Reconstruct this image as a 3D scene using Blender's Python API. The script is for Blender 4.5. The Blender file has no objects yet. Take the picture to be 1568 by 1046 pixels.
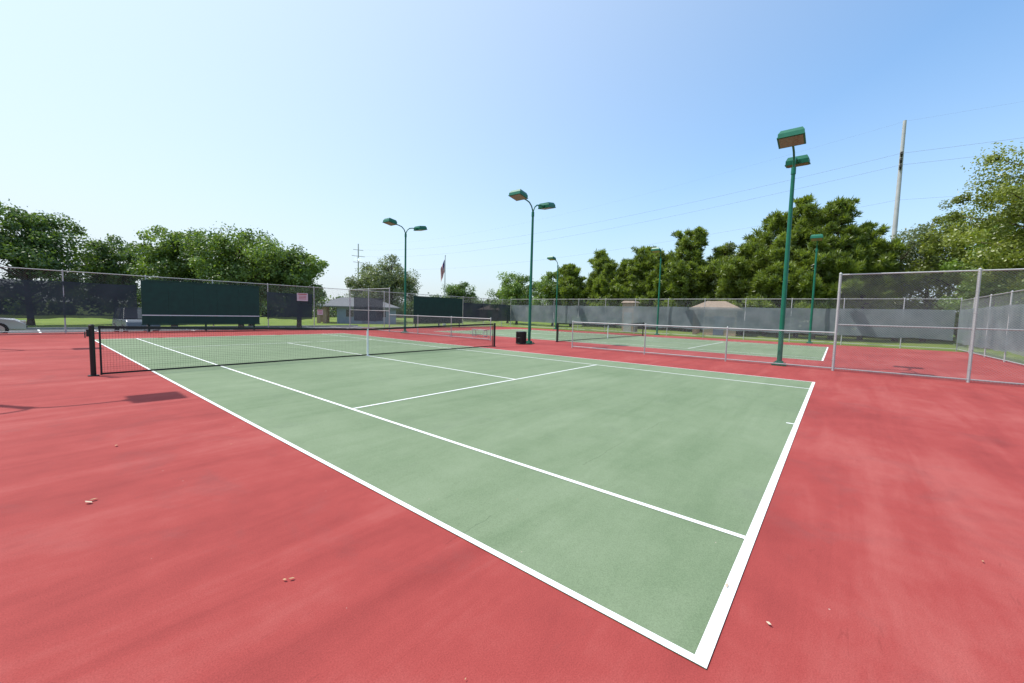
import bpy, bmesh, math, random
import numpy as np
from mathutils import Vector, Matrix
random.seed(7); rng=np.random.default_rng(11)
sc=bpy.context.scene
sc.view_settings.view_transform='Standard'
try: sc.view_settings.look='None'
except Exception: pass
sc.view_settings.exposure=0

# ------------------------------------------------------------------ materials
def nt(m):
    m.use_nodes=True; t=m.node_tree; t.nodes.clear(); return t
def principled(name,col,rough=0.6,metal=0.0,noise=0.0,nscale=20,spec=0.4,bump=0.0):
    m=bpy.data.materials.new(name); t=nt(m); N=t.nodes; L=t.links
    o=N.new("ShaderNodeOutputMaterial"); b=N.new("ShaderNodeBsdfPrincipled"); L.new(b.outputs[0],o.inputs[0])
    b.inputs["Base Color"].default_value=(*col,1); b.inputs["Roughness"].default_value=rough; b.inputs["Metallic"].default_value=metal
    b.inputs["Specular IOR Level"].default_value=spec
    if noise>0 or bump>0:
        tc=N.new("ShaderNodeTexCoord"); n=N.new("ShaderNodeTexNoise"); n.inputs["Scale"].default_value=nscale; n.inputs["Detail"].default_value=5
        L.new(tc.outputs["Object"],n.inputs["Vector"])
        r=N.new("ShaderNodeValToRGB"); r.color_ramp.elements[0].position=0.3; r.color_ramp.elements[1].position=0.7
        r.color_ramp.elements[0].color=(*[c*(1-noise) for c in col],1); r.color_ramp.elements[1].color=(*[min(1,c*(1+noise)) for c in col],1)
        L.new(n.outputs["Fac"],r.inputs[0]); L.new(r.outputs[0],b.inputs["Base Color"])
        if bump>0:
            bp=N.new("ShaderNodeBump"); bp.inputs["Strength"].default_value=bump; bp.inputs["Distance"].default_value=0.01
            L.new(n.outputs["Fac"],bp.inputs["Height"]); L.new(bp.outputs[0],b.inputs["Normal"])
    return m
def court_mat(name,dark,mid,light,joint=True):
    m=bpy.data.materials.new(name); t=nt(m); N=t.nodes; L=t.links
    o=N.new("ShaderNodeOutputMaterial"); b=N.new("ShaderNodeBsdfPrincipled"); L.new(b.outputs[0],o.inputs[0])
    b.inputs["Roughness"].default_value=0.85; b.inputs["Specular IOR Level"].default_value=0.2
    g=N.new("ShaderNodeNewGeometry")
    def noise(scale,detail=4,rough=0.55,vec=None,dist=0.0):
        n=N.new("ShaderNodeTexNoise"); n.inputs["Scale"].default_value=scale; n.inputs["Detail"].default_value=detail
        n.inputs["Roughness"].default_value=rough; n.inputs["Distortion"].default_value=dist
        L.new(vec or g.outputs["Position"],n.inputs["Vector"]); return n.outputs["Fac"]
    def mth(op,a,bv,c=None):
        x=N.new("ShaderNodeMath"); x.operation=op
        for i,v in enumerate((a,bv,c)):
            if v is None: continue
            if isinstance(v,(int,float)): x.inputs[i].default_value=v
            else: L.new(v,x.inputs[i])
        return x.outputs[0]
    mp=N.new("ShaderNodeMapping"); mp.inputs["Rotation"].default_value=(0,0,math.radians(62)); mp.inputs["Scale"].default_value=(0.28,2.2,1)
    L.new(g.outputs["Position"],mp.inputs["Vector"])
    big=noise(0.33,5,0.6); streak=noise(0.9,5,0.65,mp.outputs[0],0.6); medn=noise(3.0,6,0.7); fine=noise(140,3,0.7)
    f=mth('MULTIPLY_ADD',streak,0.36,mth('MULTIPLY_ADD',big,0.40,mth('MULTIPLY_ADD',medn,0.18,mth('MULTIPLY',fine,0.06))))
    r=N.new("ShaderNodeValToRGB"); cr=r.color_ramp
    cr.elements[0].position=0.39; cr.elements[0].color=(*dark,1); cr.elements[1].position=0.61; cr.elements[1].color=(*light,1)
    e=cr.elements.new(0.5); e.color=(*mid,1); L.new(f,r.inputs[0])
    mx=N.new("ShaderNodeMix"); mx.data_type='RGBA'; mx.blend_type='MULTIPLY'; mx.inputs[0].default_value=0.6
    sp=N.new("ShaderNodeValToRGB"); sp.color_ramp.elements[0].position=0.3; sp.color_ramp.elements[0].color=(.68,.68,.68,1); sp.color_ramp.elements[1].position=0.62; sp.color_ramp.elements[1].color=(1.18,1.18,1.18,1)
    L.new(fine,sp.inputs[0]); L.new(r.outputs[0],mx.inputs[6]); L.new(sp.outputs[0],mx.inputs[7])
    out=mx.outputs[2]
    # dull worn scuffs
    sc1=noise(0.8,7,0.72,None,1.2); th=N.new("ShaderNodeValToRGB"); th.color_ramp.elements[0].position=0.54; th.color_ramp.elements[1].position=0.70
    th.color_ramp.elements[0].color=(0,0,0,1); th.color_ramp.elements[1].color=(1,1,1,1); L.new(sc1,th.inputs[0])
    m2=N.new("ShaderNodeMix"); m2.data_type='RGBA'; L.new(mth('MULTIPLY',th.outputs[0],0.34),m2.inputs[0]); L.new(out,m2.inputs[6])
    gy=[0.68*dark[i]+0.32*sum(dark)/3 for i in range(3)]; m2.inputs[7].default_value=(*gy,1); out=m2.outputs[2]
    # short skid marks from shoes / ball prints
    mp2=N.new("ShaderNodeMapping"); mp2.inputs["Rotation"].default_value=(0,0,math.radians(20)); mp2.inputs["Scale"].default_value=(1.2,9,1); L.new(g.outputs["Position"],mp2.inputs["Vector"])
    sk=mth('MULTIPLY',mth('GREATER_THAN',noise(1.6,3,.5,mp2.outputs[0],1.5),.70),mth('GREATER_THAN',noise(.6,2),.5))
    m5=N.new("ShaderNodeMix"); m5.data_type='RGBA'; L.new(mth('MULTIPLY',sk,.22),m5.inputs[0]); L.new(out,m5.inputs[6]); m5.inputs[7].default_value=(*[c*.55 for c in mid],1); out=m5.outputs[2]
    # tiny pale debris specks
    vo=N.new("ShaderNodeTexVoronoi"); vo.inputs["Scale"].default_value=5.0; L.new(g.outputs["Position"],vo.inputs["Vector"])
    spk=mth('MULTIPLY',mth('LESS_THAN',vo.outputs["Distance"],0.024),mth('GREATER_THAN',noise(1.3,3),0.52))
    m4=N.new("ShaderNodeMix"); m4.data_type='RGBA'; L.new(mth('MULTIPLY',spk,.7),m4.inputs[0]); L.new(out,m4.inputs[6]); m4.inputs[7].default_value=(.45,.36,.30,1); out=m4.outputs[2]
    # hairline resurfacing joints (across the courts)
    sx=N.new("ShaderNodeSeparateXYZ"); L.new(g.outputs["Position"],sx.inputs[0])
    wob=mth('MULTIPLY',mth('SUBTRACT',noise(2.2,5,0.7),0.5),0.16)
    fr=N.new("ShaderNodeMath"); fr.operation='PINGPONG'
    L.new(mth('ADD',mth('SUBTRACT',sx.outputs[1],1.62),wob),fr.inputs[0]); fr.inputs[1].default_value=3.1
    ln=mth('LESS_THAN',fr.outputs[0],0.005); br=mth('GREATER_THAN',noise(0.9,2),0.5)
    m3=N.new("ShaderNodeMix"); m3.data_type='RGBA'; L.new(mth('MULTIPLY',mth('MULTIPLY',ln,br),0.3),m3.inputs[0]); L.new(out,m3.inputs[6]); m3.inputs[7].default_value=(*[c*0.45 for c in dark],1)
    L.new(m3.outputs[2],b.inputs["Base Color"])
    bp=N.new("ShaderNodeBump"); bp.inputs["Strength"].default_value=0.35; bp.inputs["Distance"].default_value=0.004
    L.new(fine,bp.inputs["Height"]); L.new(bp.outputs[0],b.inputs["Normal"])
    return m
M_red=court_mat("red_acrylic",(0.235,0.037,0.034),(0.298,0.050,0.045),(0.345,0.080,0.071))
M_green=court_mat("green_acrylic",(0.130,0.182,0.102),(0.162,0.214,0.127),(0.194,0.246,0.154))
M_white=principled("line_paint",(0.74,0.75,0.74),0.7,0,0.05,9)
M_galv=principled("galvanised_steel",(0.42,0.43,0.43),0.5,0.15,0.12,30)
M_wire=principled("galvanised_wire",(0.27,0.28,0.29),0.55,0.1)
M_polegreen=principled("green_enamel",(0.004,0.125,0.072),0.38,0,0.12,6)
M_lens=principled("lamp_lens",(0.20,0.15,0.115),0.25,0,0.2,14)
M_black=principled("black_paint",(0.008,0.009,0.010),0.4)
M_cord=principled("net_cord",(0.010,0.012,0.012),0.8)
M_board=principled("dark_green_board",(0.003,0.040,0.029),0.55,0,0.15,3)
M_concrete=principled("concrete",(0.36,0.35,0.32),0.9,0,0.18,3)
M_asphalt=principled("asphalt",(0.085,0.085,0.088),0.9,0,0.25,2)
M_bark=principled("bark",(0.085,0.062,0.045),0.95,0,0.35,6,bump=0.4)
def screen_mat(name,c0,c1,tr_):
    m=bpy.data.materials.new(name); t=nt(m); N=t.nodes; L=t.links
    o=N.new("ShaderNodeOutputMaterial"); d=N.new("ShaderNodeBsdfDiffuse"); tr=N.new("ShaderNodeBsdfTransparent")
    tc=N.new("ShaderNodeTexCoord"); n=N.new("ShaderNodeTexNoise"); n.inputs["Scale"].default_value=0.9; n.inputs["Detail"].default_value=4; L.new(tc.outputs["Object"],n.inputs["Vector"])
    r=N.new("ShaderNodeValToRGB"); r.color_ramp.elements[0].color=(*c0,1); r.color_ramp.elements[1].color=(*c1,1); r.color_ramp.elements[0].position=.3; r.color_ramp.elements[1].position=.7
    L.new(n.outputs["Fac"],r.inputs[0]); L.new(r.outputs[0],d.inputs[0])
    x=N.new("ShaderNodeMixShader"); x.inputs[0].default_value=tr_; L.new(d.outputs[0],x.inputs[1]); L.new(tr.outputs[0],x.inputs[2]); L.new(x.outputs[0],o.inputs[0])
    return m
M_screen=screen_mat("windscreen_sunlit",(0.15,0.19,0.205),(0.25,0.29,0.305),.30)  # lighter copy of the windscreen fabric: direct sun put into the colour
M_screen_backlit=screen_mat("windscreen_backlit",(0.035,0.050,0.060),(0.058,0.075,0.088),.14)  # same fabric, darker copy for the north fence: backlit shade put into the colour
def leaf_mat(name,dark,light):
    m=bpy.data.materials.new(name); t=nt(m); N=t.nodes; L=t.links
    o=N.new("ShaderNodeOutputMaterial"); d=N.new("ShaderNodeBsdfDiffuse"); tl=N.new("ShaderNodeBsdfTranslucent"); g=N.new("ShaderNodeBsdfGlossy"); g.inputs["Roughness"].default_value=0.45; g.inputs[0].default_value=(.8,.8,.8,1)
    at=N.new("ShaderNodeAttribute"); at.attribute_name="tint"
    r=N.new("ShaderNodeValToRGB"); r.color_ramp.elements[0].color=(*dark,1); r.color_ramp.elements[1].color=(*light,1)
    L.new(at.outputs["Fac"],r.inputs[0]); L.new(r.outputs[0],d.inputs[0])
    br=N.new("ShaderNodeMix"); br.data_type='RGBA'; br.blend_type='MULTIPLY'; br.inputs[0].default_value=1; br.inputs[7].default_value=(1.7,1.7,0.7,1); L.new(r.outputs[0],br.inputs[6]); L.new(br.outputs[2],tl.inputs[0])
    x=N.new("ShaderNodeMixShader"); x.inputs[0].default_value=0.36; L.new(d.outputs[0],x.inputs[1]); L.new(tl.outputs[0],x.inputs[2])
    y=N.new("ShaderNodeMixShader"); y.inputs[0].default_value=0.05; L.new(x.outputs[0],y.inputs[1]); L.new(g.outputs[0],y.inputs[2]); L.new(y.outputs[0],o.inputs[0])
    return m
M_leafA=leaf_mat("leaf_oak",(0.055,0.10,0.018),(0.21,0.31,0.065))
M_leafB=leaf_mat("leaf_elm",(0.035,0.07,0.02),(0.14,0.22,0.05))
M_leafG=leaf_mat("leaf_grey",(0.07,0.095,0.048),(0.19,0.23,0.12))
M_pine=leaf_mat("needles",(0.06,0.095,0.014),(0.24,0.31,0.05))
M_leafY=leaf_mat("leaf_yellowgreen",(0.075,0.11,0.018),(0.28,0.32,0.06))
def grass_mat():
    m=bpy.data.materials.new("grass"); t=nt(m); N=t.nodes; L=t.links
    o=N.new("ShaderNodeOutputMaterial"); b=N.new("ShaderNodeBsdfPrincipled"); L.new(b.outputs[0],o.inputs[0]); b.inputs["Roughness"].default_value=0.95; b.inputs["Specular IOR Level"].default_value=0.1
    g=N.new("ShaderNodeNewGeometry"); n=N.new("ShaderNodeTexNoise"); n.inputs["Scale"].default_value=0.35; n.inputs["Detail"].default_value=8; n.inputs["Roughness"].default_value=0.7; L.new(g.outputs["Position"],n.inputs["Vector"])
    r=N.new("ShaderNodeValToRGB"); r.color_ramp.elements[0].position=.32; r.color_ramp.elements[1].position=.68
    r.color_ramp.elements[0].color=(0.09,0.15,0.022,1); r.color_ramp.elements[1].color=(0.19,0.235,0.055,1); L.new(n.outputs["Fac"],r.inputs[0]); L.new(r.outputs[0],b.inputs[0])
    return m
M_grass=grass_mat()

# ------------------------------------------------------------------ mesh builder
COL=sc.collection
class MB:
    def __init__(s): s.v=[]; s.f=[]; s.m=[]; s.sm=[]
    def raw(s,vs,fs,mi=0,smooth=False):
        b=len(s.v); s.v+= [tuple(v) for v in vs]; s.f+=[tuple(b+i for i in f) for f in fs]; s.m+=[mi]*len(fs); s.sm+=[smooth]*len(fs)
    def box(s,c,d,mi=0,rot=None,taper=1.0):
        x,y,z=[k/2 for k in d]; vs=[]
        for sz in (-1,1):
            k=taper if sz>0 else 1
            for sx,sy in ((-1,-1),(1,-1),(1,1),(-1,1)):
                p=Vector((sx*x*k,sy*y*k,sz*z))
                if rot is not None: p=rot@p
                vs.append(p+Vector(c))
        s.raw(vs,[(0,3,2,1),(4,5,6,7),(0,1,5,4),(1,2,6,5),(2,3,7,6),(3,0,4,7)],mi)
    def tube(s,pts,r,n=8,mi=0,cap=True,smooth=True):
        pts=[Vector(p) for p in pts]; k=len(pts)
        rs=r if isinstance(r,(list,tuple)) else [r]*k
        vs=[];ref=None
        for i,p in enumerate(pts):
            d=(pts[min(i+1,k-1)]-pts[max(i-1,0)]).normalized()
            if ref is None: ref=Vector((1,0,0)) if abs(d.x)<0.9 else Vector((0,1,0))
            u=(ref-d*ref.dot(d)); 
            if u.length<1e-4: u=Vector((0,1,0))-d*d.y
            u.normalize(); ref=u; w=d.cross(u)
            for j in range(n):
                a=2*math.pi*j/n; vs.append(p+(u*math.cos(a)+w*math.sin(a))*rs[i])
        fs=[(i*n+j,i*n+(j+1)%n,(i+1)*n+(j+1)%n,(i+1)*n+j) for i in range(k-1) for j in range(n)]
        s.raw(vs,fs,mi,smooth)
        if cap: s.raw([vs[j] for j in range(n)],[tuple(range(n-1,-1,-1))],mi); s.raw([vs[(k-1)*n+j] for j in range(n)],[tuple(range(n))],mi)
    def quad(s,a,b,c,d,mi=0): s.raw([a,b,c,d],[(0,1,2,3)],mi)
    def obj(s,name,mats,parent=None,loc=None):
        me=bpy.data.meshes.new(name); me.from_pydata(s.v,[],s.f)
        for m in (mats if isinstance(mats,(list,tuple)) else [mats]): me.materials.append(m)
        me.polygons.foreach_set("material_index",s.m); me.polygons.foreach_set("use_smooth",s.sm); me.update()
        o=bpy.data.objects.new(name,me); COL.objects.link(o)
        if parent: o.parent=parent
        if loc: o.location=loc
        return o
def empty(name,loc=(0,0,0)):
    e=bpy.data.objects.new(name,None); e.empty_display_size=0.3; e.location=loc; COL.objects.link(e); return e

# ------------------------------------------------------------------ ground
def gz(x,y):
    def ss(a,b,v):
        t=min(1,max(0,(v-a)/(b-a))); return t*t*(3-2*t)
    return -0.06-0.5*ss(30.3,34,y)-0.25*ss(37,48,x)*(1-ss(30.3,34,y))
xs=sorted(set([-1500,-600,-250,-120,-60,-30,-12,0,12,24,34.8,36,37.5,39,41,43,45,47,49,60,80,120,200,350,700,1500]))
ys=sorted(set([-1500,-600,-250,-120,-60,-30,-12,0,12,24,30,30.6,31.2,31.8,32.4,33,33.6,34.2,36,45,60,90,150,300,700,1500]))
g=MB(); vs=[(x,y,gz(x,y)) for x in xs for y in ys]; ny=len(ys)
g.raw(vs,[(i*ny+j,(i+1)*ny+j,(i+1)*ny+j+1,i*ny+j+1) for i in range(len(xs)-1) for j in range(ny-1)],0,True)
g.obj("ground",M_grass)
p=MB(); p.box((9.8,11.65,-0.06),(45.6,36.1,0.12)); p.obj("court_surround",M_red)   # x -13..32.6, y -6.4..29.7
def court(X0):
    e=empty("tennis_court",(X0,0,0))
    b=MB(); b.quad((0,0,.004),(10.97,0,.004),(10.97,23.77,.004),(0,23.77,.004)); b.obj("playing_surface",M_green,e)
    l=MB()
    def rect(x0,x1,y0,y1,z=.008): l.quad((x0,y0,z),(x1,y0,z),(x1,y1,z),(x0,y1,z))
    w=.05; bw=.062; W=10.97; Lh=23.77
    rect(0,W,-.0,bw); rect(0,W,Lh-bw,Lh)
    rect(0,.045,bw,Lh-bw); rect(W-.045,W,bw,Lh-bw)
    s0,s1=5.485,18.285
    for x in (1.33,9.575): rect(x,x+w,bw,Lh-bw)
    for y in (s0,s1): rect(1.38,9.575,y-w/2,y+w/2)
    c=W/2; rect(c-w/2,c+w/2,s0+w/2,s1-w/2); rect(c-w/2,c+w/2,bw,bw+.1); rect(c-w/2,c+w/2,Lh-bw-.1,Lh-bw)
    l.obj("court_lines",M_white,e)
court(0); court(18.15)

def net(X0,Y=11.885):
    e=empty("tennis_net",(X0,Y,0)); W0,W1=-0.914,11.884; c=5.485
    def topz(x): 
        k=abs(x-c)/(W1-c); return .925+.145*k
    n=MB(); step=.048
    for i in range(int((W1-W0-.2)/step)+1):
        x=W0+.1+i*step; n.tube([(x,0,.03),(x,0,topz(x)-.03)],.0016,3,cap=False,smooth=False)
    for k in range(1,21):
        f=k/21.; pts=[(x,0.003,.03+f*(topz(x)-.06)) for x in np.linspace(W0+.08,W1-.08,9)]
        n.tube(pts,.0016,3,cap=False,smooth=False)
    n.obj("net_mesh",M_cord,e)
    t=MB(); xs=np.linspace(W0+.08,W1-.08,17)
    for a,b2 in zip(xs[:-1],xs[1:]):
        for yy in (-.012,.012):
            t.quad((a,yy,topz(a)-.06),(b2,yy,topz(b2)-.06),(b2,yy,topz(b2)),(a,yy,topz(a)))
        t.quad((a,-.012,topz(a)),(b2,-.012,topz(b2)),(b2,.012,topz(b2)),(a,.012,topz(a)))
        t.quad((a,0,.015),(b2,0,.015),(b2,0,.055),(a,0,.055))
    for x in (W0+.1,W1-.1): t.tube([(x,0,.01),(x,0,1.04)],.017,8)
    t.obj("headband",principled("headband_vinyl",(0.012,0.016,0.016),.6),e)
    s=MB(); s.box((c,0,.465),(.05,.034,.91)); s.box((c,0,.01),(.12,.08,.02)); s.obj("centre_strap",M_white,e)
    q=MB()
    for x,sg in ((W0-.02,-1),(W1+.02,1)):
        q.tube([(x,0,0),(x,0,1.08)],.045,14); q.tube([(x,0,1.08),(x,0,1.10)],[.048,.03],14)
        q.tube([(x,0,0),(x,0,.02)],.09,14)
    x=W0-.02; q.box((x-.055,0,.92),(.05,.08,.15)); q.tube([(x-.075,0,.94),(x-.10,0,.94),(x-.10,-.03,.82)],.010,6)
    q.obj("net_posts",M_black,e)
net(0); net(18.15)

# ------------------------------------------------------------------ fences
def chain(mb,A,B,z0,z1,s=.07,r=.0016,mi=1,off=0):
    A=Vector((*A,0));B=Vector((*B,0));Lh=(B-A).length;u=(B-A)/Lh;nrm=Vector((-u.y,u.x,0));H=z1-z0
    for dr in (1,-1):
        c=-H
        while c<Lh:
            a0=max(0,-c); a1=min(H,Lh-c)
            if a1>a0+.005:
                if dr==1: p0=(c+a0,z0+a0);p1=(c+a1,z0+a1)
                else: p0=(c+a0,z1-a0);p1=(c+a1,z1-a1)
                k=nrm*(.0025*dr+off)
                mb.tube([A+u*p0[0]+Vector((0,0,p0[1]))+k,A+u*p1[0]+Vector((0,0,p1[1]))+k],r,3,mi,False,False)
            c+=s
def fence(name,A,B,H,posts,rails,zb=.0,s=.07,r=.0016,pr=.03,screens=(),z_s=(.6,2.5),smat=None):
    e=empty(name,(A[0],A[1],0)); m=MB(); a=Vector((*A,0)); b=Vector((*B,0)); u=(b-a).normalized(); Lh=(b-a).length; n=Vector((-u.y,u.x,0))
    for d in posts:
        p=u*d; m.tube([p+Vector((0,0,zb-.1)),p+Vector((0,0,H+.03))],pr,8,0); m.tube([p+Vector((0,0,H+.03)),p+Vector((0,0,H+.07))],[pr*1.25,pr*.3],8,0)
        for z in (.35,.9,1.9,2.5):
            if z<H-.1: m.tube([p+Vector((0,0,z)),p+Vector((0,0,z+.025))],pr*1.18,8,0)
    for z in rails: m.tube([Vector((0,0,z)),u*Lh+Vector((0,0,z))],.021,7,0)
    m.obj("posts_and_rails",[M_galv],e)
    w=MB(); chain(w,(0,0),tuple((b-a).xy),zb+.04,H-.01,s,r,0,.03); w.obj("chain_link_mesh",[M_wire],e)
    if screens:
        q=MB()
        for (d0,d1) in screens:
            nx=max(2,int((d1-d0)/.35)); nz=5; vs=[]
            for i in range(nx+1):
                for j in range(nz+1):
                    d=d0+(d1-d0)*i/nx; f=j/nz; z=z_s[0]+(z_s[1]-z_s[0])*f
                    if j==0: z+=.03*math.sin(d*2.1)+.02*math.sin(d*5.3)
                    if j==nz: z-=.03*abs(math.sin(d*1.03))
                    k=.045+.025*math.sin(d*1.7+f*3)*math.sin(f*math.pi)+.012*math.sin(d*4.3-f*5)
                    vs.append(u*d-n*k+Vector((0,0,z)))
            q.raw(vs,[(i*(nz+1)+j,(i+1)*(nz+1)+j,(i+1)*(nz+1)+j+1,i*(nz+1)+j+1) for i in range(nx) for j in range(nz)],0,True)
        q.obj("windscreen",smat or M_screen,e)
    return e
XF=14.52
fence("low_chain_link_fence",(XF,-.32),(XF,9.3),1.22,[.0+3.1,6.15,9.62],[1.22,.08],pr=.026,s=.065,r=.0017)
fence("low_chain_link_fence",(XF,14.5),(XF,24.1),1.22,[0,3.2,6.4],[1.22,.08],pr=.026,s=.07)
fence("tall_chain_link_fence",(XF,-6.1),(XF,-.32),3.05,[0,2.87,5.78],[3.05,1.48,.08],s=.065,r=.0021,pr=.036)
fence("tall_chain_link_fence",(XF,24.1),(XF,29.4),3.05,[0,2.65],[3.05,1.48,.08],s=.09,r=.0013,pr=.034)
fence("back_chain_link_fence",(-12.7,29.4),(XF,29.4),3.05,[.04+3.05*k for k in range(9)]+[27.2],[3.05,.08],s=.1,r=.0022,screens=((0,14.9),(21.3,24.3)),z_s=(.72,2.55),smat=M_screen_backlit)
fence("back_chain_link_fence",(XF,29.4),(34.4,29.4),3.05,[3.05*k for k in range(7)],[3.05,.08],s=.1,r=.0022,screens=((.3,2.9),(12.2,19.8)),z_s=(.6,2.5),smat=M_screen_backlit)
fence("side_chain_link_fence",(34.4,29.4),(34.4,-6.1),3.15,[3.0*k for k in range(12)]+[35.5],[3.15,.08],s=.11,r=.0025,screens=((.1,35.3),),z_s=(.62,2.5))
fence("back_chain_link_fence",(34.4,-6.1),(XF,-6.1),3.05,[3.05*k for k in range(7)],[3.05,.08],s=.1,r=.0022,screens=((.1,19.5),),z_s=(.45,2.5))

def board(x0,x1,y,stripe=True):
    e=empty("practice_backboard",((x0+x1)/2,y,0)); w=x1-x0
    b=MB()
    for i in range(5): b.box((-w/2+w/5*(i+.5),0,1.62),(w/5-.006,.05,2.38))
    b.obj("panels",M_board,e)
    f=MB(); f.box((0,-.005,2.84),(w+.06,.09,.05)); f.box((0,-.005,.40),(w+.06,.09,.05))
    for x in (-w/2+.3,0,w/2-.3): f.box((x,.08,1.45),(.08,.08,2.9))
    f.obj("frame",M_board,e)
    if stripe:
        s=MB(); s.box((0,-.03,.915),(w-.02,.006,.05)); s.obj("net_height_line",M_white,e)
board(2.36,8.12,29.28); board(20.5,26.5,29.28,False)

# ------------------------------------------------------------------ court lights
def lamp(x,y,heads=(-1,1),z=0):
    e=empty("court_light_pole",(x,y,z)); b=MB()
    b.box((0,0,.02),(.42,.42,.04)); b.box((0,0,.09),(.27,.27,.12),0,None,.8)
    for sx in(-1,1):
        for sy in(-1,1): b.tube([(sx*.16,sy*.16,.03),(sx*.16,sy*.16,.1)],.018,6)
    b.tube([(0,0,.1),(0,0,3.4),(0,0,6.6)],[.078,.070,.058],16)
    b.box((.08,0,.75),(.02,.09,.16))
    b.tube([(0,0,6.5),(0,0,6.72)],[.075,.07],16)
    for s in heads: b.tube([(0,0,6.55),(s*.03,0,6.78),(s*.13,0,6.98),(s*.32,0,7.13),(s*.58,0,7.19),(s*.98,0,7.21)],.033,10)
    b.obj("pole",M_polegreen,e)
    h=MB(); l=MB()
    for s in heads:
        rot=Matrix.Rotation(-s*math.radians(9),3,'Y'); c=Vector((s*1.22,0,7.25))
        h.box(c,(.62,.68,.12),0,rot); h.box(c+rot@Vector((0,0,.12)),(.62,.68,.12),0,rot,.82); h.box(c+rot@Vector((0,0,-.072)),(.66,.72,.03),0,rot)
        h.box(c+rot@Vector((-s*.34,0,0)),(.1,.14,.1),0,rot)
        l.box(c+rot@Vector((0,0,-.093)),(.56,.62,.018),0,rot)
    h.obj("lamp_heads",M_polegreen,e); l.obj("lenses",M_lens,e)
for y in (1.15,12.05,22.7):
    lamp(14.82,y)
    lamp(-3.83,y if y!=1.15 else 0.6)
    lamp(33.8,y,(-1,),-.06)

e=empty("trash_can",(14.2,12.1,0)); b=MB()
b.tube([(0,0,.03),(0,0,.62)],[.24,.255],24,cap=False)
for i in range(24):
    a=i/24*2*math.pi; b.box((.262*math.cos(a),.262*math.sin(a),.33),(.012,.035,.58),0,Matrix.Rotation(a,3,'Z'))
for z in (.05,.33,.62): b.tube([(.27*math.cos(a),.27*math.sin(a),z) for a in np.linspace(0,2*math.pi,25)],.014,6)
b.obj("slatted_body",M_black,e)
b=MB(); b.tube([(0,0,.62),(0,0,.645),(0,0,.60),(0,0,.3)],[.262,.24,.225,.21],24,cap=False); b.tube([(0,0,.28),(0,0,.3)],.21,20); b.obj("liner",principled("liner",(.02,.02,.022),.3),e)
# court-side bench
e=empty("aluminium_bench",(16.9,17.6,0)); b=MB()
for k in (-1,0,1): b.box((k*.11,0,.44),(.09,1.3,.03))
for s in (-1,1):
    b.box((0,s*.5,.40),(.3,.05,.04)); b.tube([(-.13,s*.5,.40),(-.17,s*.5,0)],.02,6); b.tube([(.13,s*.5,.40),(.17,s*.5,0)],.02,6); b.tube([(-.17,s*.5,.03),(.17,s*.5,.03)],.018,6)
b.obj("slats_and_legs",M_galv,e)

# ------------------------------------------------------------------ foliage
def leaves(centers,radii,nper,size,aspect,matname,name,parent,up=.35,flat=.8,shell=.55,needle=False):
    C=np.repeat(np.array(centers),nper,0); Rr=np.repeat(np.array(radii),nper)
    n=len(C); d=rng.normal(size=(n,3))
    if needle: d[:,2]=d[:,2]*.9+.45
    d/=np.linalg.norm(d,axis=1)[:,None]
    rad=Rr*(shell+(1.08-shell)*rng.random(n)**.7)*(1+.2*rng.normal(size=n))
    P=C+d*rad[:,None]*np.array([1,1,flat])
    nr=d*.7+rng.normal(size=(n,3))*.6+np.array([0,0,up]); nr/=np.linalg.norm(nr,axis=1)[:,None]
    if needle:
        a=d+rng.normal(size=(n,3))*.3+np.array([0,0,.35]); a/=np.linalg.norm(a,axis=1)[:,None]; b=np.cross(nr,a); b/=np.linalg.norm(b,axis=1)[:,None]+1e-6
    else:
        a=rng.normal(size=(n,3)); a-=nr*(a*nr).sum(1)[:,None]; a/=np.linalg.norm(a,axis=1)[:,None]; b=np.cross(nr,a)
    s=size*(.6+.8*rng.random(n)); A=a*s[:,None]*.5; B=b*(s*aspect*.5)[:,None]
    V=np.stack([P-A,P+B,P+A,P-B],1).reshape(-1,3)
    me=bpy.data.meshes.new(name); me.vertices.add(4*n); me.vertices.foreach_set("co",V.astype(np.float32).ravel())
    me.loops.add(4*n); me.loops.foreach_set("vertex_index",np.arange(4*n,dtype=np.int32))
    me.polygons.add(n); me.polygons.foreach_set("loop_start",np.arange(0,4*n,4,dtype=np.int32)); me.polygons.foreach_set("loop_total",np.full(n,4,dtype=np.int32))
    me.update(calc_edges=True)
    at=me.attributes.new("tint",'FLOAT','POINT')
    ct=np.repeat(rng.random(len(centers)),nper)
    tv=np.clip(.6*ct+.4*rng.random(n),0,1); at.data.foreach_set("value",np.repeat(tv,4).astype(np.float32))
    me.materials.append(matname); o=bpy.data.objects.new("foliage",me); COL.objects.link(o); 
    if parent: o.parent=parent
    else: o.name=name
    return o
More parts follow.
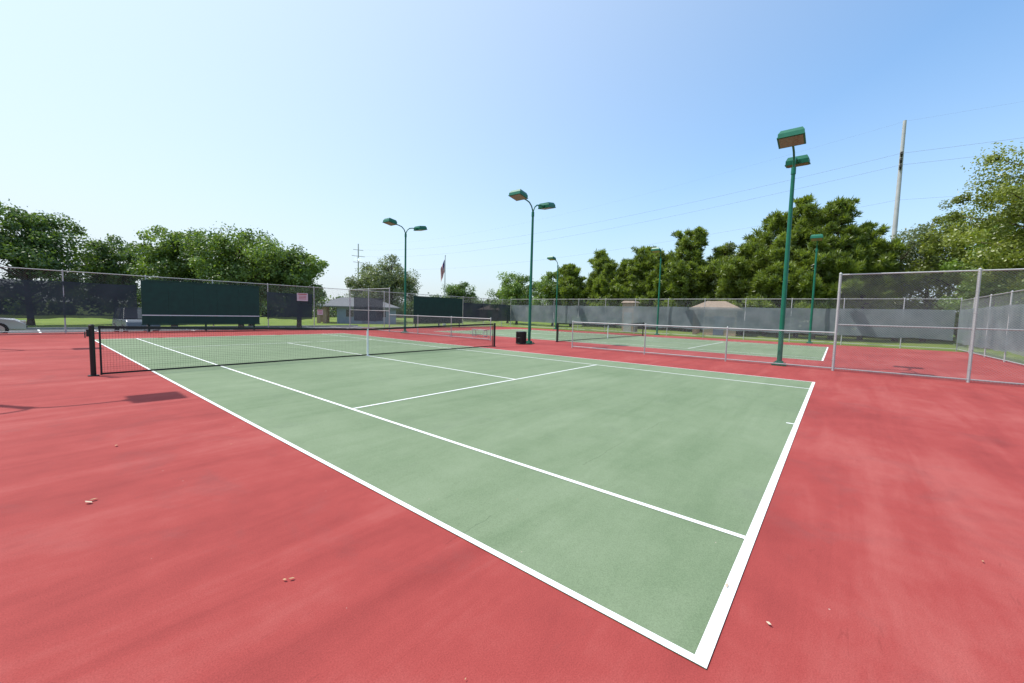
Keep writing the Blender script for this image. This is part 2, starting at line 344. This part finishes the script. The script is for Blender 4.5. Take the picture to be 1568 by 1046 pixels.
def tree(name,x,y,H,r,mat,base=.28,ncl=60,clr=.22,nper=260,leaf=.24,z=None,trunk=.22,out=.12):
    zz=gz(x,y) if z is None else z; e=empty(name,(x,y,zz)); H=H-zz
    cz=H*(base+1)/2; hz=H*(1-base)/2; ph=rng.random(6)*6.28
    cs=[];rs=[]
    k=0
    while len(cs)<ncl and k<4000:
        k+=1
        d=rng.normal(size=3); d/=np.linalg.norm(d)
        az=math.atan2(d[1],d[0]); lump=1+.16*math.sin(3*az+ph[0]+2*d[2])+.12*math.sin(5*az+ph[1])+.12*math.sin(4*d[2]+ph[2])
        q=(rng.random()**(1/2.4))*(1-clr*.7)*min(1.22,lump)*(1+out*abs(rng.normal()))
        rr=r*(1.0 if d[2]>-.2 else .92)
        c=np.array([d[0]*q*rr,d[1]*q*rr,cz+d[2]*q*hz])
        if c[2]<H*base: continue
        cs.append(c); rs.append(r*clr*(.5+.85*rng.random()))
    leaves(cs,rs,nper,leaf,.6,mat,name,e)
    b=MB(); tr=trunk
    lean=(rng.random()-.5)*.6
    b.tube([(0,0,-.1),(0.02,0,.5),(lean*.3,0,H*.3),(lean*.6,.1,H*.6),(lean*.7,.1,H*.88)],[tr*1.35,tr,tr*.8,tr*.45,.03],9)
    for i in range(0,len(cs),3):
        c=cs[i]; z0=max(H*base*.75,min(H*.7,c[2]-.35*math.hypot(c[0],c[1])-.4)); w=z0/(H)
        b.tube([(lean*w,.1*w,z0),(c[0]*.45,c[1]*.45,z0+(c[2]-z0)*.6),(c[0]*.95,c[1]*.95,c[2])],[tr*.38,tr*.2,.02],5,cap=False)
    b.obj("trunk_and_limbs",M_bark,e)
    return e
def pine(name,x,y,H,r,mat,base=.2,nper=75,leaf=.5,levels=13):
    zz=gz(x,y); e=empty(name,(x,y,zz)); H=H-zz; cs=[];rs=[]; b=MB(); tr=.2
    lean=(rng.random()-.5)*1.2; ly=(rng.random()-.5)*.8; ph=rng.random(3)*6.28
    b.tube([(0,0,-.1),(lean*.3,ly*.3,H*.4),(lean*.8,ly*.7,H*.75),(lean,ly,H*.97)],[tr*1.2,tr*.9,tr*.5,.03],8)
    for i in range(levels):
        f=i/(levels-1); z=H*(base+(1-base)*f*.95); prof=.28+1.0*(1-f)**.75 if f>.2 else 1.0
        rad=r*prof*(.72+.5*rng.random())*(1+.2*math.sin(f*10+ph[0]))
        nb=int(5+rng.random()*3) if f<.85 else 4
        a0=rng.random()*6.28
        for j in range(nb):
            a=a0+j*2*math.pi/nb+rng.normal()*.3; rj=rad*(.6+.55*rng.random()); lx=lean*f; lyy=ly*f; rise=.12+.38*rng.random()
            def P(t,sw=0): return np.array([lx+rj*t*math.cos(a+sw),lyy+rj*t*math.sin(a+sw),z+rj*rise*t*t+.05])
            b.tube([(lx,lyy,z-.1),tuple(P(.55)),tuple(P(1))],[.06,.04,.015],4,cap=False)
            nt_=max(2,int(rj/.42))
            for q in range(nt_):
                t=.35+.7*(q+1)/nt_
                for sd in (-1,1):
                    cc=P(t,sd*.22*rng.random()/max(.5,t)); cc=cc+np.array([rng.normal()*.15,rng.normal()*.15,.12*rng.normal()+.08]); cs.append(cc); rs.append(.26+.2*rng.random())
    for q in range(4): cs.append(np.array([lean+rng.normal()*.12,ly+rng.normal()*.12,H*(.93+.02*q)])); rs.append(.28)
    for i in range(len(cs)): cs[i][2]=min(cs[i][2],H*1.0)
    leaves(cs,rs,nper,leaf,.17,mat,name,e,up=.45,flat=1.0,shell=.25,needle=True)
    b.obj("trunk_and_limbs",M_bark,e)
for a in ((-1.3,52.9,9.3,3.9,M_leafB),(-5.6,54,9.2,3.8,M_leafB),(4.3,56,8.2,3.0,M_leafB),(7.0,46.5,8.2,3.0,M_leafA),(10.9,42.0,8.9,4.1,M_leafA),(15.4,40.6,7.4,2.9,M_leafA),(13.0,46,7.4,3.4,M_leafA)):
    tree("oak_tree",*a,base=.2,ncl=115,nper=215,leaf=.22,out=.07)
tree("willow_tree",38,58.3,10.2,5.0,M_leafG,base=.12,ncl=110,nper=200,leaf=.27)
tree("willow_tree",41,70.5,10.0,4.6,M_leafG,base=.12,ncl=80,nper=180,leaf=.30)
for a in ((57.6,63,8.0,4.2,M_leafB),(56.8,46.3,8.9,3.9,M_leafA),(57.2,38.5,9.2,3.8,M_leafA),(61,52,8.2,3.6,M_leafB)):
    tree("elm_tree",*a,base=.12,ncl=85,nper=200,leaf=.28)
for a in ((58.2,30.3,11.6,2.7),(60,25.5,10.2,3.2),(56.5,21.5,11.4,3.2),(54.8,15.7,13.0,3.3),(57.5,12.0,10.8,3.2),(57.4,35,9.6,3.0),
    (52.5,6.2,13.0,3.1),(52.2,3.2,14.8,3.0),(51.6,.2,14.0,3.0),(53.4,-2.2,11.4,3.0),(50.0,4.6,10.2,2.9),(56.5,18.4,9.8,3.1),(49.5,1.6,9.6,2.8),(57,27.6,9.2,2.9),(52.5,8.6,10.0,2.9)):
    pine("pine_tree",*a,M_pine)
tree("elm_tree",55.2,9.6,11.8,2.8,M_leafG,base=.15,ncl=80,nper=130,leaf=.22)
tree("elm_tree",55.2,-5.0,11.8,3.2,M_leafG,base=.12,ncl=90,nper=140,leaf=.22)
tree("elm_tree",58.4,-7.4,14.2,3.4,M_leafG,base=.15,ncl=90,nper=105,leaf=.22,out=.08)
tree("oak_tree",54.0,-9.3,13.0,3.8,M_leafY,base=.12,ncl=110,nper=190,leaf=.23,out=.06)
tree("oak_tree",40.2,-10.7,15.2,4.5,M_leafY,base=.14,ncl=190,nper=290,leaf=.17,clr=.18,out=.03)
tree("oak_tree",46.0,-9.6,9.4,2.8,M_leafA,base=.18,ncl=80,nper=190,leaf=.2)
cs=[];rs=[]
def belt(x0,y0,x1,y1,h,n,jit=4):
    for i in range(n):
        f=rng.random(); hh=h*(.75+.25*math.sin(f*23)+.15*math.sin(f*61))
        cs.append(np.array([x0+(x1-x0)*f+rng.normal()*jit,y0+(y1-y0)*f+rng.normal()*jit*.4,-.5+rng.random()**.8*hh])); rs.append(1.1+rng.random()*.8)
belt(-45,95,40,92,4.8,330); belt(40,100,95,88,5.6,330); belt(95,88,88,35,6.0,260); belt(62,34,66,-22,5.4,420,2.5); belt(52,-10,75,-40,5,160,2)
leaves(cs,rs,110,.5,.7,M_leafB,"distant_tree_belt",None)

# ------------------------------------------------------------------ parking lot, kerbs
b=MB(); b.quad((-60,35,-.545),(24,35,-.545),(24,45.0-.3,-.545),(-60,45-.3,-.545)); b.obj("parking_lot",M_asphalt)
b=MB(); b.box((-18,34.9,-.5),(84,.16,.2)); b.box((-18,44.8,-.5),(84,.16,.2)); b.obj("kerb",M_concrete)
b=MB(); 
for i in range(20): x=-20+i*2.7; b.quad((x,40,-.54),(x+.1,40,-.54),(x+.1,44.6,-.54),(x,44.6,-.54))
b.obj("parking_bay_lines",M_white)

# ------------------------------------------------------------------ cars
M_glass=principled("car_glass",(.02,.025,.03),.08,0,spec=.8); M_tyre=principled("tyre",(.012,.012,.012),.8); M_rim=principled("wheel_rim",(.45,.45,.46),.3,.8); M_lamp=principled("headlamp",(.6,.62,.62),.15); M_tail=principled("tail_lamp",(.35,.02,.02),.2)
def car(x,y,rotz,col,van=False,z=-.545):
    e=empty("parked_car",(x,y,z)); e.rotation_euler=(0,0,rotz); P=principled("car_paint",col,.25,0,spec=.6)
    if van: low=[(-2.3,.35),(-2.35,.7),(-2.28,1.0),(2.0,1.0),(2.25,.85),(2.4,.55),(2.3,.3)]; cab=[(-2.22,1.0),(-2.05,1.72),(.35,1.75),(1.25,1.05)]
    else: low=[(-2.25,.32),(-2.3,.6),(-2.2,.93),(-1.2,.98),(1.0,.95),(1.9,.82),(2.25,.62),(2.28,.3)]; cab=[(-1.75,.95),(-1.0,1.40),(.25,1.43),(1.15,.95)]
    b=MB()
    def prism(poly,w0,w1,mi):
        zmin=min(p[1] for p in poly); zmax=max(p[1] for p in poly); n=len(poly); vs=[]
        for s in(-1,1):
            for (a,c) in poly: k=(c-zmin)/(zmax-zmin); vs.append((a,s*(w0+(w1-w0)*k),c))
        fs=[tuple(range(n-1,-1,-1)),tuple(range(n,2*n))]+[(i,(i+1)%n,n+(i+1)%n,n+i) for i in range(n)]
        b.raw(vs,[tuple(reversed(f)) for f in fs],mi)
    prism(low,.90,.84,0)
    o=b.obj("body",P,e); bv=o.modifiers.new("b",'BEVEL'); bv.width=.07; bv.segments=3
    b=MB(); prism(cab,.80,.60,0); o=b.obj("greenhouse",M_glass,e)
    b=MB(); x0,x1=cab[1][0],cab[2][0]; zt=cab[1][1]
    b.box(((x0+x1)/2,0,zt+.02),(x1-x0+.1,1.24,.05))
    for s in(-1,1):
        b.tube([(cab[0][0],s*.80,cab[0][1]),(x0,s*.61,zt)],.04,6); b.tube([(cab[3][0],s*.80,cab[3][1]),(x1,s*.61,zt)],.035,6); b.tube([(-.35,s*.80,.98),(-.35,s*.61,zt)],.035,6)
        b.box((.8,s*.95,1.05),(.14,.16,.12))
    b.obj("roof_and_pillars",P,e)
    b=MB()
    for wx in(-1.4,1.4):
        for s in(-1,1):
            b.tube([(wx,s*.68,.33),(wx,s*.91,.33)],.33,20,0); b.tube([(wx,s*.90,.33),(wx,s*.92,.33)],.21,16,1)
    b.obj("wheels",[M_tyre,M_rim],e)
    b=MB()
    for s in(-1,1): b.box((2.17,s*.62,.66),(.2,.36,.14),0); b.box((-2.25,s*.66,.75),(.12,.3,.16),1)
    b.box((2.27,0,.42),(.06,1.0,.14),2); b.obj("lights_and_grille",[M_lamp,M_tail,M_black],e)
car(-3.95,31.6,0,(.5,.52,.55),z=-.2)
car(3.3,38.2,math.radians(-88),(.10,.115,.14),van=True,z=-.545)
car(-9.6,42,math.radians(90),(.25,.27,.3),van=True)

def house(name,x,y,rot,w,d,he,hr,wall,roof,z):
    e=empty(name,(x,y,z)); e.rotation_euler=(0,0,rot)
    b=MB(); b.box((w*.12,0,he/2),(w*.76,d,he)); b.obj("walls",wall,e)
    b=MB(); ov=.5; W2,D2=w/2+ov,d/2+ov; rg=w*.22
    vs=[(-W2,-D2,he),(W2,-D2,he),(W2,D2,he),(-W2,D2,he),(-rg,0,hr),(rg,0,hr),(-W2,-D2,he-.15),(W2,-D2,he-.15),(W2,D2,he-.15),(-W2,D2,he-.15)]
    b.raw(vs,[(0,1,5,4),(1,2,5),(2,3,4,5),(3,0,4),(0,6,7,1),(1,7,8,2),(2,8,9,3),(3,9,6,0),(6,9,8,7)]); b.obj("roof",roof,e)
    b=MB()
    for px in (-w/2+.2,-w/2+w*.12-.3): 
        for s in(-1,1): b.box((px,s*(d/2-.2),(he-.15)/2),(.45,.45,he-.15))
    b.obj("porch_columns",principled("tan_brick",(.36,.24,.16),.9,0,.2,8),e)
    b=MB(); b.box((w*.1,-d/2-.02,1.05),(1.0,.06,2.1),0); b.box((w*.3,-d/2-.02,1.5),(1.3,.06,1.0),1); b.box((-w*.1,-d/2-.02,1.5),(1.0,.06,1.0),1); b.obj("door_and_windows",[principled("door",(.12,.14,.2),.5),M_glass],e)
M_gr=principled("grey_wall",(.20,.25,.32),.85,0,.1,3); M_roof=principled("shingle_roof",(.15,.155,.165),.9,0,.2,6); M_tan=principled("tan_brick_wall",(.38,.27,.19),.9,0,.2,8); M_troof=principled("tan_shingle",(.26,.20,.155),.9,0,.2,5)
house("park_pavilion",30.1,55.4,math.radians(-30),10.5,6,2.45,3.75,M_gr,M_roof,-.56)
house("brick_house",47.6,10.4,math.radians(-80),4.2,4,2.9,3.8,M_tan,M_troof,-.3)
house("brick_house",82,70,math.radians(-50),14,9,2.8,4.6,M_tan,M_troof,-.56)
e=empty("brick_pump_house",(37.6,16.2,-.1)); b=MB(); b.box((0,0,1.5),(1.2,1.2,3.0)); b.obj("walls",M_tan,e); b=MB(); b.box((0,0,3.1),(1.5,1.5,.2),0,None,.7); b.obj("cap",M_troof,e); b=MB(); b.box((-.61,0,1.05),(.04,.8,2.0)); b.obj("door",M_galv,e)

def sign(x,z,w,h,col):
    e=empty("fence_sign",(x,29.33,z)); b=MB(); b.box((0,0,0),(w,.012,h),0); b.box((0,-.009,h*.36),(w*.8,.006,h*.12),1)
    for k in range(3): b.box((0,-.009,h*.12-k*h*.18),(w*.7,.006,h*.07),1)
    b.obj("panel",[principled("sign_face",col,.5),principled("sign_text",(.45,.10,.10),.5)],e)
sign(10.9,2.3,.75,.55,(.6,.5,.52)); sign(12.15,1.25,.4,.38,(.6,.55,.56))

e=empty("flagpole",(38.3,45.4,-.56)); b=MB(); b.tube([(0,0,0),(0,0,10.2)],[.09,.05],10); b.tube([(0,0,10.2),(0,0,10.3),(0,0,10.4)],[.03,.1,.03],10); b.tube([(0,0,0),(0,0,.25)],.25,14); b.obj("pole",M_galv,e)
b=MB(); nu,nv=14,26; vs=[]
for i in range(nu+1):
    for j in range(nv+1):
        u=i/nu; v=j/nv
        out=.08+.6*u*(1-.15*v); fo=.10*math.sin(u*12+v*2)
        vs.append((-out*.63+fo*.6,out*.776+fo*.6,9.8-v*1.9-u*1.5+.05*math.sin(u*9)))
for i in range(nu):
    for j in range(nv):
        st=int(j/nv*13); mi=2 if (i<nu*.42 and j<nv*7/13) else (0 if st%2==0 else 1)
        a=i*(nv+1)+j; b.raw([vs[a],vs[a+nv+1],vs[a+nv+2],vs[a+1]],[(0,1,2,3)],mi,True)
b.obj("american_flag",[principled("flag_red",(.45,.02,.03),.8),principled("flag_white",(.5,.5,.5),.8),principled("flag_blue",(.02,.03,.16),.8)],e)

M_pole=principled("weathered_white_steel",(.42,.42,.42),.6,0,.1,2)
PA=Vector((79.8,-5.9,-.6)); PB=Vector((104.7,185,-.6)); PC=Vector((57,-200,-.6))
ld=(PB-PA).normalized(); nd=Vector((ld.y,-ld.x,0))
def upole(P,H):
    e=empty("transmission_pole",P); b=MB(); b.tube([(0,0,0),(0,0,H*.5),(0,0,H)],[.36,.29,.2],12); b.obj("mast",M_pole,e)
    b=MB()
    for z in (H-4.8,H-5.7,H-6.6):
        b.tube([(0,0,z),tuple(nd*-.8+Vector((0,0,z+.1)))],.05,6,0)
        for k in range(6): b.tube([tuple(nd*(-.3-.08*k)+Vector((0,0,z+.02))),tuple(nd*(-.34-.08*k)+Vector((0,0,z+.02)))],[.14,.05],8,0)
        for k in range(6): b.tube([tuple(Vector((0,0,z+.3-.13*k))-nd*.4),tuple(Vector((0,0,z+.24-.13*k))-nd*.4)],[.2,.08],8,0)
    b.obj("insulators",principled("insulator",(.06,.055,.055),.4),e)
upole(PA,31.3); upole(PC,31.3)
e=empty("transmission_pole",PB); b=MB(); b.tube([(0,0,0),(0,0,34)],[.5,.25],8)
for z,w in ((31,5),(28,6.5),(25,5)): b.tube([tuple(nd*-w/2+Vector((0,0,z))),tuple(nd*w/2+Vector((0,0,z)))],.14,6)
b.obj("mast",M_pole,e)
b=MB()
def wire(A,B,z0,z1,sag,off,r=.012):
    pts=[]
    for i in range(41):
        f=i/40; p=A.lerp(B,f)+nd*off; p.z=z0+(z1-z0)*f-4*sag*f*(1-f); pts.append(p)
    b.tube(pts,r,4,0,False,True)
for zz,zb,off,r in ((30.6,32.8,0,.006),(25.9,30.5,-.8,.014),(24.6,27.5,.4,.014),(19.5,22,0,.011)):
    wire(PA,PB,zz,zb,4.5,off,r); wire(PA,PC,zz,zz,4.5,off,r)
b.obj("power_lines",principled("wire",(.2,.2,.21),.5))

b=MB(); pos=[(-1.6,4.1,.03),(-1.57,4.14,.026),(.68,.05,.02),(.5,-.18,.016),(-1.27,5.7,.025),(-.95,2.0,.016),(-.98,2.02,.013)]
for i in range(70):
    x=random.uniform(-3.5,13.5); y=random.uniform(-5,12)
    if 0<x<11 and random.random()<.8: continue
    pos.append((x,y,random.uniform(.005,.012)))
for (x,y,s) in pos:
    a=random.random()*6.28; c,si=math.cos(a),math.sin(a); pts=[(-1,0,.1),(-.3,.45,.5),(.5,.35,.35),(1,0,.7),(.4,-.4,.2),(-.4,-.4,.3)]
    b.raw([(x+s*(px*c-py*si),y+s*(px*si+py*c),.010+s*pz*.6) for px,py,pz in pts],[(0,5,4,3,2,1)],random.choice((0,0,1)))
b.obj("fallen_leaves",[principled("dry_leaf",(.42,.26,.14),.8),principled("pale_leaf",(.5,.40,.3),.8)])

# ------------------------------------------------------------------ light
S=Vector((-2.1,3.5,7.1)).normalized(); el=math.asin(S.z); az=math.atan2(S.x,S.y)
w=bpy.data.worlds.new("World"); sc.world=w; w.use_nodes=True; N=w.node_tree.nodes; L=w.node_tree.links; N.clear()
o=N.new("ShaderNodeOutputWorld"); bg=N.new("ShaderNodeBackground"); sky=N.new("ShaderNodeTexSky"); sky.sky_type='NISHITA'; sky.sun_disc=False
sky.sun_elevation=el; sky.sun_rotation=az; sky.altitude=150; sky.air_density=1.1; sky.dust_density=2.6; sky.ozone_density=1.6
def wm(op,a,bv,c=None,clamp=False):
    x=N.new("ShaderNodeMath"); x.operation=op; x.use_clamp=clamp
    for i,v in enumerate((a,bv,c)):
        if v is None: continue
        if isinstance(v,(int,float)): x.inputs[i].default_value=v
        else: L.new(v,x.inputs[i])
    return x.outputs[0]
tc=N.new("ShaderNodeTexCoord"); sp=N.new("ShaderNodeSeparateXYZ"); L.new(tc.outputs["Generated"],sp.inputs[0])
dt=N.new("ShaderNodeVectorMath"); dt.operation='DOT_PRODUCT'; L.new(tc.outputs["Generated"],dt.inputs[0]); dt.inputs[1].default_value=S
hz=wm('POWER',wm('SUBTRACT',1,wm('MAXIMUM',sp.outputs[2],0)),4.0)
ds=wm('MAXIMUM',wm('SUBTRACT',dt.outputs["Value"],.12),0)
fac=wm('MINIMUM',wm('MULTIPLY_ADD',ds,.90,wm('MULTIPLY',hz,.82)),.92)
gain=N.new("ShaderNodeMix"); gain.data_type='RGBA'; gain.blend_type='MULTIPLY'; gain.inputs[0].default_value=1; gain.inputs[7].default_value=(1.12,1.56,1.78,1); L.new(sky.outputs[0],gain.inputs[6])
hm=N.new("ShaderNodeMix"); hm.data_type='RGBA'; L.new(fac,hm.inputs[0]); L.new(gain.outputs[2],hm.inputs[6]); hm.inputs[7].default_value=(5.65,6.1,6.5,1)
bg.inputs[1].default_value=0.15; L.new(hm.outputs[2],bg.inputs[0]); L.new(bg.outputs[0],o.inputs[0])
ld_=bpy.data.lights.new("sun",'SUN'); ld_.energy=5.0; ld_.angle=math.radians(.53); ld_.color=(1,.96,.9); lo=bpy.data.objects.new("sun",ld_); COL.objects.link(lo); lo.rotation_euler=S.to_track_quat('Z','Y').to_euler(); lo.location=(0,0,30)

# ------------------------------------------------------------------ camera
yaw,pitch,roll=.8892,-.0715,.0265
f=Vector((math.sin(yaw)*math.cos(pitch),math.cos(yaw)*math.cos(pitch),math.sin(pitch))); r=Vector((math.cos(yaw),-math.sin(yaw),0)); u=r.cross(f)
r2=r*math.cos(roll)+u*math.sin(roll); u2=-r*math.sin(roll)+u*math.cos(roll)
cd=bpy.data.cameras.new("camera"); cd.sensor_fit='HORIZONTAL'; cd.sensor_width=36; cd.lens=36*613.06/1568; cd.clip_start=.05; cd.clip_end=5000
co=bpy.data.objects.new("camera",cd); COL.objects.link(co)
co.matrix_world=Matrix(((r2.x,u2.x,-f.x,-1.8873),(r2.y,u2.y,-f.y,-.3564),(r2.z,u2.z,-f.z,1.5785),(0,0,0,1)))
sc.camera=co
